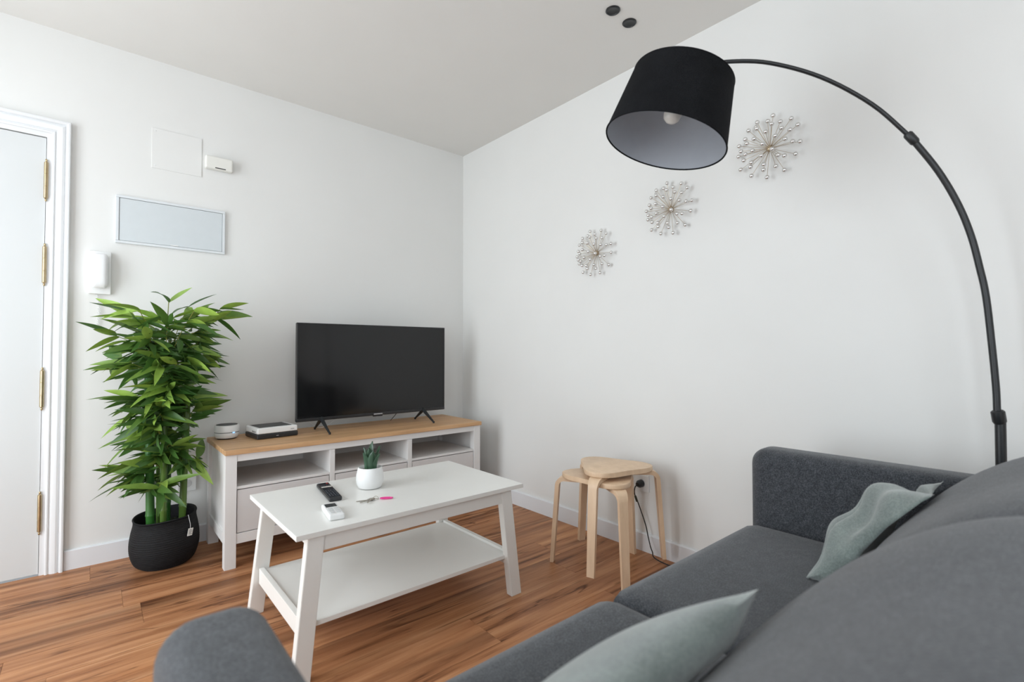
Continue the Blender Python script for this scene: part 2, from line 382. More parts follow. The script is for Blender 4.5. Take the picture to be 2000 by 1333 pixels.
hp = sorted(hp[10:], key=lambda q: q[1]) + sorted(hp[:10], key=lambda q: q[1])
hm = None
for z in (1.778, 1.394, 0.834, 0.279):
    if hm is None:
        h = finish('hinge', lathe(bmesh.new(), hp, 16, cap=False), M_brass, door); hm = h.data
        h['label'] = 'slim brass butt hinge with pointed finials'
    else:
        h = bpy.data.objects.new('hinge', hm); COL.objects.link(h); h.parent = door
        h['label'] = 'slim brass butt hinge with pointed finials'
    h.location = (-2.2955, -0.0085, z)

# ------------------------------------------------------------------ sofa
sofa = thing('sofa', 'dark grey woven fabric two-seat sofa with slim block arms', 'sofa', (-1.1625, -2.73, 0))
sx, sy = -1.1625, -2.73
def armprof():
    pts = [(-3.17, 0.14), (-2.285, 0.14)]
    cy, cz, r = -2.285 - 0.055, 0.668 - 0.055, 0.055
    for k in range(9): a = R(90 * k / 8); pts.append((cy + r * math.cos(a), cz + r * math.sin(a)))
    pts.append((-3.17, 0.668))
    return [(y - sy, z) for y, z in pts]
for x0, x1 in ((-0.385, -0.255), (-2.066, -1.940)):
    finish('armrest', softprism(armprof(), x0 - sx, x1 - sx, 0.044), M_sofa, sofa, ang=60)
finish('base_frame', B(-1.94 - sx, -0.385 - sx, -3.165 - sy, -2.315 - sy, 0.14, 0.262, 0.012, 3), M_sofa, sofa)
finish('back_frame', B(-1.94 - sx, -0.385 - sx, -3.165 - sy, -3.06 - sy, 0.26, 0.60, 0.03, 3), M_sofa, sofa)
for x0, x1 in ((-1.165, -0.3865), (-1.9385, -1.1665)):
    finish('seat_cushion', roundbox(x1 - x0, 0.80, 0.158, 0.035, 0.006, wob=0.0006), M_sofa, sofa, loc=((x0 + x1) / 2 - sx, -2.69 - sy, 0.262))
BP = [(-2.705, 0.432), (-2.685, 0.47), (-2.705, 0.53), (-2.755, 0.605), (-2.82, 0.68), (-2.89, 0.737), (-2.96, 0.776), (-3.03, 0.796), (-3.085, 0.785), (-3.12, 0.74), (-3.125, 0.66), (-3.10, 0.62), (-3.045, 0.58), (-3.03, 0.50), (-2.99, 0.44), (-2.85, 0.430)]
def backcushion(x0, x1, dy, dz):
    bm = bmesh.new(); pr = spline([(0, *p) for p in BP] + [(0, *BP[0])], 4)[:-1]
    c = Vector((0, -2.90, 0.60)); n = 30; rings = []
    for i in range(n + 1):
        u = -1 + 2 * i / n; u = math.copysign(1 - (1 - abs(u)) ** 1.6, u)
        s = max(0.0, 1 - abs(u) ** 7) ** 0.38; s = 0.55 + 0.45 * s if s > 0 else 0.5
        x = (x0 + x1) / 2 + (x1 - x0) / 2 * u
        rings.append([bm.verts.new((x - sx, c.y + (q.y - c.y) * s * (1.0 if q.y > c.y else 1) - sy + dy, c.z + (q.z - c.z) * s + dz + 0.004 * math.sin(5 * u + 9 * q.y))) for q in pr])
    m_ = len(pr)
    for a, b2 in zip(rings, rings[1:]):
        for k in range(m_): bm.faces.new((a[k], a[(k + 1) % m_], b2[(k + 1) % m_], b2[k]))
    bm.faces.new(rings[0]); bm.faces.new(rings[-1])
    return bm
for x0, x1, dy, dz in ((-1.168, -0.388, -0.018, -0.008), (-1.936, -1.160, 0.0, 0.008)):
    finish('back_cushion', backcushion(x0, x1, dy, dz), M_sofa, sofa, ang=75)
M_leg = mat('dark_wood_foot', (0.03, 0.025, 0.02), 0.5)
for x in (-2.0, -0.33):
    for y in (-3.08, -2.38): finish('foot', lathe(bmesh.new(), [(0.018, 0), (0.024, 0.14)], 16, (x - sx, y - sy, 0)), M_leg, sofa)

# scatter cushions
def crumple(p, u, v, s):
    w_ = 1 - max(abs(u), abs(v)) ** 5
    p.y += 0.018 * math.sin(3.1 * u + 1.2) * (1 - v * v) + w_ * 0.012 * math.sin(7 * v + 3 * u) + 0.010 * math.sin(11 * u - 5 * v) * (1 - abs(v))
    d = (u * 0.8 - v * 0.6 + 0.15); p.y += s * -0.03 * math.exp(-(d / 0.10) ** 2) * (1 - v * v)
    d = (u * 0.5 + v * 0.9 - 0.55); p.y += s * -w_ * 0.025 * math.exp(-(d / 0.08) ** 2)
    p.z -= 0.03 * (1 - u * u) * (v > 0) * v
    return p
o = finish('scatter_cushion', pillow(0.39, 0.41, 0.18, 40, crumple), M_pil, ang=80)
o.location = (-0.582, -2.745, 0.545); o.rotation_euler = Euler((R(43), R(6), R(-10)), 'XYZ')
tag(o, 'crumpled sage green velvet cushion slumped against the far armrest', 'cushion')
o = finish('scatter_cushion', pillow(0.42, 0.40, 0.13, 30, soft=0.02), M_pil, ang=80)
o.location = (-1.672, -2.657, 0.543); o.rotation_euler = Euler((R(40), R(0), R(2)), 'XYZ')
tag(o, 'smooth sage green velvet cushion on the near seat, its pointed corner up', 'cushion')

def settle(o, xmax=9.0, dy=0.0):
    """press a scatter cushion onto the seat and against the back cushion and armrest"""
    mw = Matrix.Translation(o.location) @ o.rotation_euler.to_matrix().to_4x4(); c = o.location.copy()
    fr = [(0.40, -2.70)] + sorted([(z, y) for y, z in BP[:8]])
    for v in o.data.vertices:
        p = mw @ v.co; p.z = max(p.z, 0.4305); p.x = min(p.x, xmax)
        for (z0, y0), (z1, y1) in zip(fr, fr[1:]):
            if z0 <= p.z <= z1: p.y = max(p.y, y0 + (y1 - y0) * (p.z - z0) / (z1 - z0) + dy)
        v.co = p - c
    o.rotation_euler = (0, 0, 0)
settle(bpy.data.objects['scatter_cushion'], -0.388, -0.004); settle(bpy.data.objects['scatter_cushion.001'], 9, 0.016)

# ------------------------------------------------------------------ television bench
CX0, CX1, CY0, CY1, CZ = -1.6563, -0.2037, -0.4907, -0.035, 0.548
cx, cy = (CX0 + CX1) / 2, (CY0 + CY1) / 2
cab = thing('tv_bench', 'long white television bench with brown wooden top, open shelves and drawers', 'tv bench', (cx, cy, 0))
def cb(name, x0, x1, y0, y1, z0, z1, m, bev=0.0015, par=None): return finish(name, B(x0 - cx, x1 - cx, y0 - cy, y1 - cy, z0, z1, bev), m, par or cab)
t = cb('top', CX0 - 0.004, CX1 + 0.004, CY0 - 0.012, CY1 + 0.004, CZ - 0.024, CZ, M_oak, 0.003); t['label'] = 'brown wooden top board'
for x0 in (CX0, CX1 - 0.048):
    for y0 in (CY0, CY1 - 0.045): cb('leg', x0, x0 + 0.048, y0, y0 + 0.045, 0, CZ - 0.024, M_cab)
for x0 in (CX0 + 0.012, CX1 - 0.030): cb('side_panel', x0, x0 + 0.018, CY0 + 0.045, CY1 - 0.045, 0.112, CZ - 0.024, M_cab)
for x0 in (CX0 + 0.004, CX1 - 0.026): cb('side_rail', x0, x0 + 0.022, CY0 + 0.045, CY1 - 0.045, 0.105, 0.155, M_cab)
cb('back_panel', CX0 + 0.03, CX1 - 0.03, CY1 - 0.02, CY1 - 0.012, 0.13, CZ - 0.024, M_cab)
ix0, ix1 = CX0 + 0.048, CX1 - 0.048
cb('top_rail', ix0, ix1, CY0 + 0.003, CY0 + 0.022, 0.490, CZ - 0.024, M_cab)
cb('bottom_rail', ix0, ix1, CY0 + 0.003, CY0 + 0.022, 0.110, 0.157, M_cab)
cb('bottom_panel', ix0, ix1, CY0 + 0.022, CY1 - 0.022, 0.135, 0.148, M_cab)
dv = [(-1.177, -1.150), (-0.725, -0.697)]
for a, b2 in dv: cb('divider', a, b2, CY0 + 0.003, CY1 - 0.021, 0.158, 0.489, M_cab)
cells = [(ix0, dv[0][0]), (dv[0][1], dv[1][0]), (dv[1][1], ix1)]
for a, b2 in cells:
    cb('shelf', a, b2, CY0 + 0.004, CY1 - 0.021, 0.361, 0.374, M_cab)
    dr = cb('drawer', a + 0.003, b2 - 0.003, CY0 + 0.004, CY0 + 0.024, 0.160, 0.357, M_drawer)
    cb('drawer_box', a + 0.02, b2 - 0.02, CY0 + 0.024, CY1 - 0.05, 0.17, 0.32, M_cab, 0.001, dr)

# ------------------------------------------------------------------ television
TX0, TX1, TY, TZ0, TZ1 = -1.272, -0.318, -0.24, 0.612, 1.161
tx = (TX0 + TX1) / 2; tw = TX1 - TX0
tv = thing('television', 'large flat screen television with thin black frame on two splayed feet', 'television', (tx, TY, CZ))
def tb(name, x0, x1, y0, y1, z0, z1, m, bev=0.001, par=None): return finish(name, B(x0, x1, y0, y1, z0 - CZ, z1 - CZ, bev), m, par or tv)
hw = tw / 2
M_screen = mat('dark_glossy_screen', (0.006, 0.006, 0.0065), 0.10, var=0.02, spec=0.5)
M_bez = mat('black_bezel', (0.02, 0.02, 0.021), 0.3)
tb('back_shell', -hw + 0.002, hw - 0.002, 0.006, 0.03, TZ0 + 0.002, TZ1 - 0.002, M_bez)
tb('back_housing', -0.33, 0.33, 0.028, 0.07, TZ0 + 0.02, TZ0 + 0.32, M_bez, 0.01)
tb('screen', -hw + 0.005, hw - 0.005, 0.0, 0.008, TZ0 + 0.017, TZ1 - 0.005, M_screen, 0.0)
bm = bmesh.new()
box(bm, -hw, -hw + 0.006, -0.003, 0.012, TZ0 - CZ, TZ1 - CZ, 0.001); box(bm, hw - 0.006, hw, -0.003, 0.012, TZ0 - CZ, TZ1 - CZ, 0.001)
box(bm, -hw, hw, -0.003, 0.012, TZ1 - CZ - 0.006, TZ1 - CZ, 0.001)
finish('bezel', bm, M_bez, tv)
bz = tb('lower_bezel', -hw, hw, -0.005, 0.014, TZ0, TZ0 + 0.018, mat('dark_brushed_strip', (0.045, 0.045, 0.047), 0.28, metal=0.6, var=0.1), 0.003)
tb('sensor_bump', -0.03, 0.03, -0.004, 0.01, TZ0 - 0.006, TZ0 + 0.002, M_bez, 0.002, bz)
tb('maker_mark', -0.028, 0.028, -0.0062, -0.004, TZ0 + 0.006, TZ0 + 0.012, mat('grey_print', (0.45, 0.45, 0.46), 0.4), 0.0003, bz)
for fx in (-1.135, -0.478):
    X = fx - tx; bm = bmesh.new()
    tube(bm, [(X, 0.0, 0.078), (X, -0.022, 0.06), (X, -0.118, 0.012), (X, -0.128, 0.0065)], [0.011, 0.011, 0.006, 0.0055], 8)
    tube(bm, [(X, 0.0, 0.078), (X, 0.022, 0.06), (X, 0.098, 0.012), (X, 0.106, 0.0065)], [0.011, 0.011, 0.006, 0.0055], 8)
    for y in (-0.128, 0.106): lathe(bm, [(0.0062, 0.0005), (0.0062, 0.012)], 10, (X, y, 0))
    finish('foot', bm, M_metalblack, tv)
cbm = tube(bmesh.new(), spline([(-1.175, -0.115, 0.66), (-1.165, -0.12, 0.60), (-1.10, -0.10, 0.5515), (-1.04, -0.10, 0.565), (-0.99, -0.11, 0.61), (-0.97, -0.11, 0.65)], 8), 0.0022, 6)
tag(finish('cable', cbm, M_plastic), 'thin white cable looping behind the left television foot', 'cable')
cbm = tube(bmesh.new(), spline([(-0.575, -0.11, 0.66), (-0.60, -0.11, 0.60), (-0.64, -0.10, 0.551)], 8), 0.0022, 6)
tag(finish('cable', cbm, M_black), 'thin black cable dropping behind the right television foot', 'cable')

# devices on the bench
bx = thing('set_top_box', 'flat black box under the white router on the bench', 'set-top box', (-1.385, -0.2, CZ), (0, 0, R(6)))
finish('case', B(-0.104, 0.104, -0.088, 0.088, 0.001, 0.026, 0.005, 3), mat('black_satin_plastic', (0.02, 0.021, 0.023), 0.35), bx)
finish('front_light', B(-0.01, 0.002, -0.0892, -0.0875, 0.011, 0.014, 0.0003), mat('grey_print', (0.45, 0.45, 0.46), 0.4), bx)
rt = thing('router', 'white router with dark grey top panel stacked on a black box', 'router', (-1.385, -0.2, CZ + 0.0265), (0, 0, R(6)))
finish('case', B(-0.102, 0.102, -0.086, 0.086, 0, 0.031, 0.006, 3), M_plastic, rt)
finish('top_panel', B(-0.086, 0.078, -0.066, 0.074, 0.0305, 0.0322, 0.0005), mat('dark_grey_grille', (0.05, 0.052, 0.055), 0.5, scale=200, var=0.3), rt)
bm = bmesh.new()
for k in range(3): box(bm, -0.1032, -0.1015, -0.055 + 0.018 * k, -0.049 + 0.018 * k, 0.006, 0.015)
finish('side_ports', bm, M_black, rt)
finish('maker_mark', B(0.065, 0.083, -0.0868, -0.0855, 0.010, 0.016), mat('grey_print', (0.45, 0.45, 0.46), 0.4), rt)
sp = thing('smart_speaker', 'small round white speaker with dark top and blue light, beside the plant', 'speaker', (-1.586, -0.135, CZ))
finish('body', lathe(bmesh.new(), [(0.046, 0.004), (0.054, 0.012), (0.0575, 0.026), (0.0575, 0.033), (0.0565, 0.0335), (0.0565, 0.0365), (0.0575, 0.037), (0.0575, 0.066), (0.056, 0.070), (0.050, 0.072)], 40), M_plastic, sp)
finish('top_grille', lathe(bmesh.new(), [(0.049, 0.071), (0.049, 0.0735), (0.02, 0.0738)], 32), mat('dark_grey_grille', (0.05, 0.052, 0.055), 0.5), sp)
finish('base_ring', lathe(bmesh.new(), [(0.044, 0.0), (0.048, 0.006)], 32), M_black, sp)
finish('groove', lathe(bmesh.new(), [(0.0569, 0.0338), (0.0569, 0.0364)], 40, cap=False), M_black, sp)
def emit(name, col, st):
    m, N, L, b = nodes_of(name); b.inputs['Base Color'].default_value = (*col, 1); b.inputs['Emission Color'].default_value = (*col, 1); b.inputs['Emission Strength'].default_value = st; return m
mx = Matrix.Rotation(R(-68), 4, 'Z') @ Matrix.Translation((0.0573, 0, 0.035))
finish('status_light', box(bmesh.new(), -0.001, 0.001, -0.006, 0.006, -0.003, 0.003, 0.0005, mx=mx), emit('blue_led', (0.25, 0.5, 1.0), 0.9), sp)

# ------------------------------------------------------------------ coffee table
AX0, AX1, AY0, AY1, AZ = -1.657, -0.749, -1.520, -0.956, 0.45
ax, ay = (AX0 + AX1) / 2, (AY0 + AY1) / 2
tab = thing('coffee_table', 'white rectangular coffee table with splayed legs and lower shelf', 'table', (ax, ay, 0))
finish('tabletop', B(AX0 - ax, AX1 - ax, AY0 - ay, AY1 - ay, AZ - 0.017, AZ, 0.0015), M_white, tab)
def tleg(xt0, xt1, xb0, xb1, y0, y1, dy):
    bm = bmesh.new(); v = []
    for z, a, b2, o_ in ((0, xb0, xb1, dy), (AZ - 0.0175, xt0, xt1, 0)):
        for X, Y in ((a, y0), (b2, y0), (b2, y1), (a, y1)): v.append(bm.verts.new((X - ax, Y + o_ - ay, z)))
    for q in ((0, 1, 2, 3), (4, 5, 6, 7), (0, 1, 5, 4), (1, 2, 6, 5), (2, 3, 7, 6), (3, 0, 4, 7)): bm.faces.new([v[i] for i in q])
    bmesh.ops.recalc_face_normals(bm, faces=bm.faces[:])
    bmesh.ops.bevel(bm, geom=bm.edges[:], offset=0.0015, segments=2, affect='EDGES')
    return bm
for y0, y1, dy in ((-1.506, -1.474, -0.013), (-1.000, -0.968, 0.013)):
    finish('leg', tleg(-1.618, -1.566, -1.664, -1.612, y0, y1, dy), M_white, tab)
    finish('leg', tleg(-0.856, -0.804, -0.811, -0.759, y0, y1, dy), M_white, tab)
for y0 in (-1.500, -0.990): finish('apron', B(-1.572 - ax, -0.849 - ax, y0 - ay, y0 + 0.016 - ay, 0.381, AZ - 0.0175, 0.001), M_white, tab)
for x0 in (-1.608, -0.832): finish('end_apron', B(x0 - ax, x0 + 0.018 - ax, -1.474 - ay, -1.0 - ay, 0.395, AZ - 0.0175, 0.001), M_white, tab)
for x0 in (-1.632, -0.808): finish('end_rail', B(x0 - ax, x0 + 0.018 - ax, -1.476 - ay, -0.998 - ay, 0.118, 0.176, 0.0015), M_white, tab)
finish('shelf', B(-1.614 - ax, -0.808 - ax, -1.492 - ay, -0.982 - ay, 0.150, 0.165, 0.001), M_white, tab)

# things on the table
pp = thing('potted_succulent', 'small dark green succulent in a round white pot on the coffee table', 'plant', (-1.262, -1.160, AZ))
finish('pot', lathe(bmesh.new(), [(0.0, 0.0015), (0.040, 0.0015), (0.045, 0.004), (0.0515, 0.018), (0.0545, 0.034), (0.0535, 0.054), (0.049, 0.074), (0.0465, 0.083), (0.0445, 0.084), (0.0425, 0.081), (0.042, 0.070)], 48, cap=False), mat('white_ceramic', (0.82, 0.82, 0.81), 0.35, var=0.01, bump=0.05, bscale=120), pp)
finish('soil', lathe(bmesh.new(), [(0.0435, 0.068), (0.03, 0.073), (0.012, 0.074)], 24), mat('pale_gravel_soil', (0.20, 0.17, 0.14), 0.9, var=0.5, scale=160, bump=0.6, bscale=200), pp)
M_suc = mat('succulent_green', (0.035, 0.085, 0.045), 0.35, var=0.35, scale=60, stretch=(1, 1, 0.25))
def succ(h, wdt, lean, az, cup=0.35):
    bm = bmesh.new(); n = 9; m_ = 6; G = {}
    for s in (0, 1):
        for i in range(n + 1):
            t = i / n; wv = wdt * (0.55 + 0.9 * t - 0.2 * t * t) * (1 - t ** 3.2) ** 0.8 if t < 1 else 0.0005
            for j in range(m_ + 1):
                u = -1 + 2 * j / m_; th = (0.0035 + 0.004 * (1 - t)) * (1 - u * u) * (-1 if s else 1)
                x = wv * u; y = cup * wv * u * u + th; z = h * t
                yy = y - lean * t * t * h
                G[s, i, j] = bm.verts.new((x, yy, z))
    for s in (0, 1):
        for i in range(n):
            for j in range(m_): bm.faces.new((G[s, i, j], G[s, i + 1, j], G[s, i + 1, j + 1], G[s, i, j + 1]))
    bmesh.ops.remove_doubles(bm, verts=bm.verts[:], dist=0.00015)
    return bm
for az, h, wd, le, r in ((20, 0.118, 0.016, 0.05, 0.006), (100, 0.085, 0.015, 0.22, 0.018), (200, 0.080, 0.016, 0.20, 0.020), (265, 0.086, 0.019, 0.15, 0.022), (318, 0.092, 0.017, 0.20, 0.020), (150, 0.095, 0.015, 0.10, 0.014), (232, 0.098, 0.018, 0.08, 0.010), (345, 0.098, 0.014, 0.28, 0.012), (290, 0.075, 0.013, 0.35, 0.026)):
    a = R(az); finish('leaf', succ(h, wd, le, az), M_suc, pp, loc=(r * math.cos(a), r * math.sin(a), 0.067), rot=(0, 0, a + R(90)))

rm = thing('remote_control', 'long black television remote control on the coffee table', 'remote control', (-1.422, -1.142, AZ), (0, 0, R(-8)))
finish('case', B(-0.024, 0.024, -0.115, 0.115, 0.0005, 0.017, 0.006, 3), mat('black_satin_plastic', (0.02, 0.021, 0.023), 0.35), rm)
finish('top_plate', B(-0.0205, 0.0205, -0.105, 0.108, 0.0165, 0.0178, 0.0005), mat('navy_black_plate', (0.012, 0.015, 0.022), 0.3), rm)
bm = bmesh.new()
for r in range(9):
    for c in range(4):
        if r < 5 or r > 7: box(bm, -0.017 + 0.0095 * c, -0.0115 + 0.0095 * c, -0.098 + 0.019 * r, -0.088 + 0.019 * r, 0.0172, 0.0192, 0.001)
finish('buttons', bm, mat('dark_grey_rubber', (0.06, 0.065, 0.075), 0.5), rm)['kind'] = 'stuff'
finish('label_strip', B(-0.019, 0.019, 0.034, 0.046, 0.0175, 0.0187, 0.0004), mat('cream_button_strip', (0.72, 0.68, 0.62), 0.4), rm)
o = finish('power_button', B(0.009, 0.016, 0.088, 0.096, 0.0172, 0.0198, 0.0015), mat('red_button', (0.5, 0.05, 0.04), 0.4), rm)
wr = thing('remote_control', 'small white air conditioner remote with grey display on the coffee table', 'remote control', (-1.500, -1.392, AZ), (0, 0, R(-9)))
finish('case', B(-0.025, 0.025, -0.068, 0.068, 0.0005, 0.021, 0.006, 3), M_plastic, wr)
finish('display', B(-0.018, 0.018, 0.018, 0.056, 0.0207, 0.0217, 0.0004), mat('grey_lcd', (0.055, 0.06, 0.06), 0.25), wr)
bm = bmesh.new()
for r in range(3):
    for c in range(2): box(bm, -0.017 + 0.019 * c, -0.002 + 0.019 * c, -0.052 + 0.021 * r, -0.039 + 0.021 * r, 0.0205, 0.0228, 0.001)
finish('buttons', bm, mat('pale_grey_rubber', (0.62, 0.63, 0.63), 0.5), wr)['kind'] = 'stuff'

M_key = mat('nickel', (0.36, 0.32, 0.27), 0.38, metal=1.0, var=0.1)
kx, ky = -1.325, -1.322
kr = thing('key_bunch', 'bunch of metal keys with a pink clip on the coffee table', 'keys', (kx, ky, AZ))
def keymesh():
    bm = bmesh.new(); lathe(bm, [(0.011, 0), (0.011, 0.002)], 20)
    prism(bm, [(0.009, -0.003), (0.048, -0.003), (0.051, 0), (0.048, 0.003), (0.044, 0.0015), (0.040, 0.003), (0.036, 0.0012), (0.030, 0.003), (0.026, 0.0022), (0.009, 0.003)], 2, 0.0002, 0.0018)
    return bm
for a, z, off in ((172, 0.0004, 0.010), (200, 0.0026, 0.012), (228, 0.0048, 0.009)):
    finish('key', keymesh(), M_key, kr, loc=(off * math.cos(R(a)), off * math.sin(R(a)), z), rot=(0, R(-1.5), R(a)))
bm = tube(bmesh.new(), [(0.010 + 0.012 * math.cos(t * 0.2618), 0.012 * math.sin(t * 0.2618), 0.0045 + 0.003 * math.sin(t * 0.52)) for t in range(25)], 0.001, 6)
finish('split_ring', bm, M_key, kr)
M_pink = mat('pink_anodised', (0.80, 0.06, 0.30), 0.3, metal=0.3)
cl = []
for t in range(29):
    a = 2 * math.pi * t / 28; cl.append((0.043 + 0.022 * math.cos(a), -0.026 + 0.0085 * math.sin(a), 0.004))
mxr = Matrix.Translation((0.043, -0.026, 0)) @ Matrix.Rotation(R(-32), 4, 'Z') @ Matrix.Translation((-0.043, 0.026, 0))
finish('pink_clip', tube(bmesh.new(), [mxr @ Vector(q) for q in cl], 0.0024, 8), M_pink, kr)

# ------------------------------------------------------------------ stacked stools
def stool(loc, z, az0, label):
    s = thing('stool', label, 'stool', (loc[0], loc[1], z), (0, 0, R(az0)), 'stacked plywood stools')
    pts = []
    Hs = 0.43; n = 72
    for k in range(n):                      # rounded triangle with lobes at 0, 120, 240 degrees
        a = 2 * math.pi * k / n; r = 0.157 + 0.030 * math.cos(3 * a) + 0.003 * math.cos(6 * a); pts.append((r * math.cos(a), r * math.sin(a)))
    bm = bmesh.new(); prism(bm, pts, 2, Hs - 0.021, Hs, bev=0.003, seg=2)
    finish('seat', bm, M_birch, s, ang=50)
    path = [(0.10, Hs - 0.031), (0.177, Hs - 0.031)]
    rc = 0.036
    for k in range(1, 9): a = R(90 - 86 * k / 8); path.append((0.177 + rc * math.cos(a), Hs - 0.031 - rc + rc * math.sin(a)))
    path.append((0.240, 0.0))
    path = path[:-1] + [Vector(path[-2]).lerp(Vector(path[-1]), f)[:] for f in (0.33, 0.66)] + [path[-1]]
    bm = bmesh.new(); rows = []
    for i, q in enumerate(path):
        d = Vector(path[min(i + 1, len(path) - 1)]) - Vector(path[max(i - 1, 0)]); d.normalize(); nn = Vector((-d.y, d.x)) * 0.0095
        if i == len(path) - 1: nn = Vector((0.0085, 0))
        wd = 0.027 - 0.010 * max(0, i - 2) / (len(path) - 3)
        row = []
        for sgn, ww in ((1, -wd), (1, wd), (-1, wd), (-1, -wd)):
            row.append(bm.verts.new((q[0] + nn.x * sgn, ww, max(0, q[1] + nn.y * sgn))))
        rows.append(row)
    for a, b2 in zip(rows, rows[1:]):
        for k in range(4): bm.faces.new((a[k], a[(k + 1) % 4], b2[(k + 1) % 4], b2[k]))
    bm.faces.new(rows[0]); bm.faces.new(rows[-1])
    l0 = finish('leg', bm, M_birch, s, ang=30)
    for k in (1, 2):
        l = bpy.data.objects.new('leg', l0.data); COL.objects.link(l); l.parent = s; l.rotation_euler = (0, 0, R(120 * k))
    return s
stool((-0.312, -1.585), 0.0, 2, 'light birch three-legged stool, the lower one of the stacked pair')
stool((-0.272, -1.604), 0.0425, 77, 'light birch three-legged stool, the upper one of the stacked pair')

# ------------------------------------------------------------------ arc lamp
LA = Vector((-0.13, -2.8934)); LB = Vector((-0.7034, -2.2337)); ld = (LB - LA).normalized()
lamp = thing('arc_floor_lamp', 'tall black arc floor lamp with drum shade reaching over the sofa', 'lamp', (LA.x, LA.y, 0))
def lp(s, z): return (ld.x * s, ld.y * s, z)
finish('base', lathe(bmesh.new(), [(0.112, 0.0), (0.118, 0.004), (0.118, 0.018), (0.112, 0.024), (0.02, 0.027), (0.016, 0.05)], 40), M_metalblack, lamp)
finish('pole', tube(bmesh.new(), [lp(0, 0.02), lp(0, 0.80)], 0.0125, 16), M_metalblack, lamp)
arc = [(0.007, 0.817), (0.009, 0.894), (0.017, 1.012), (0.030, 1.162), (0.046, 1.252), (0.066, 1.343), (0.098, 1.436), (0.149, 1.538), (0.218, 1.640)]
finish('lower_arm', tube(bmesh.new(), spline([lp(0.0, 0.79)] + [lp(*q) for q in arc], 5), 0.0088, 12), M_metalblack, lamp)
arc2 = [(0.218, 1.640), (0.324, 1.750), (0.465, 1.845), (0.612, 1.902), (0.726, 1.917), (0.80, 1.910), (0.850, 1.892), (0.868, 1.862)]
finish('upper_arm', tube(bmesh.new(), spline([lp(*q) for q in arc2], 6), 0.0062, 12), M_metalblack, lamp)
finish('collar', tube(bmesh.new(), [lp(0, 0.795), lp(0.002, 0.80), lp(0.006, 0.828), lp(0.007, 0.832)], [0.0135, 0.016, 0.016, 0.012], 16), M_metalblack, lamp)
finish('collar', tube(bmesh.new(), [lp(0.207, 1.624), lp(0.210, 1.629), lp(0.228, 1.652), lp(0.231, 1.656)], [0.010, 0.0125, 0.0125, 0.009], 16), M_metalblack, lamp)
# shade, tilted in the plane of the arm
cb0 = Vector((-0.7467, -2.1935, 1.6686)); nrm = Vector((0.20452, -0.19016, 0.96021)).normalized()
q = Vector((0, 0, 1)).rotation_difference(nrm).to_euler()
sl = cb0 - Vector((LA.x, LA.y, 0))
rb, rtop, hh = 0.19, 0.157, 0.2116
M_shade = fabric('black_shade_cloth', (0.005, 0.0055, 0.007), (0.008, 0.0085, 0.010), (0.013, 0.0135, 0.015), s1=500, s2=6, bump=0.15, sheen=0.0)
sh = finish('shade', lathe(bmesh.new(), [(rb, 0), (rtop, hh), (rtop - 0.0015, hh), (rb - 0.0015, 0), (rb, 0)], 72, cap=False), M_shade, lamp, loc=sl, rot=q)
lin = finish('lining', lathe(bmesh.new(), [(rb - 0.0022, 0.001), (rtop - 0.0022, hh - 0.001)], 72, cap=False), mat('pale_silver_lining', (0.33, 0.345, 0.38), 0.6, var=0.02), sh)
lin['label'] = 'pale silver-grey lining inside the shade'
bm = bmesh.new()
for r_, z_, k in ((rb - 0.001, 0.0, 0.0026), (rtop - 0.001, hh, 0.0022)):
    tube(bm, [(r_ * math.cos(t * math.pi / 36), r_ * math.sin(t * math.pi / 36), z_) for t in range(73)], k, 8)
finish('rim', bm, M_shade, sh)
bm = bmesh.new()
for k in range(3): a = R(120 * k + 20); tube(bm, [(0.02 * math.cos(a), 0.02 * math.sin(a), hh - 0.03), (rtop * math.cos(a), rtop * math.sin(a), hh - 0.004)], 0.0016, 6)
tube(bm, [(0.02 * math.cos(t * math.pi / 12), 0.02 * math.sin(t * math.pi / 12), hh - 0.03) for t in range(25)], 0.0016, 6)
finish('spider_ring', bm, M_metalblack, sh)
finish('socket', lathe(bmesh.new(), [(0.0, hh + 0.004), (0.010, hh + 0.002), (0.018, hh - 0.01), (0.019, hh - 0.06), (0.015, hh - 0.062)], 24, cap=False), M_black, lamp, loc=sl, rot=q)
finish('bulb', lathe(bmesh.new(), [(0.013, hh - 0.06), (0.014, hh - 0.075), (0.020, hh - 0.088), (0.0265, hh - 0.104), (0.028, hh - 0.118), (0.025, hh - 0.132), (0.016, hh - 0.142), (0.004, hh - 0.1455)], 28), mat('frosted_bulb_glass', (0.85, 0.83, 0.78), 0.3, var=0.01), lamp, loc=sl, rot=q)

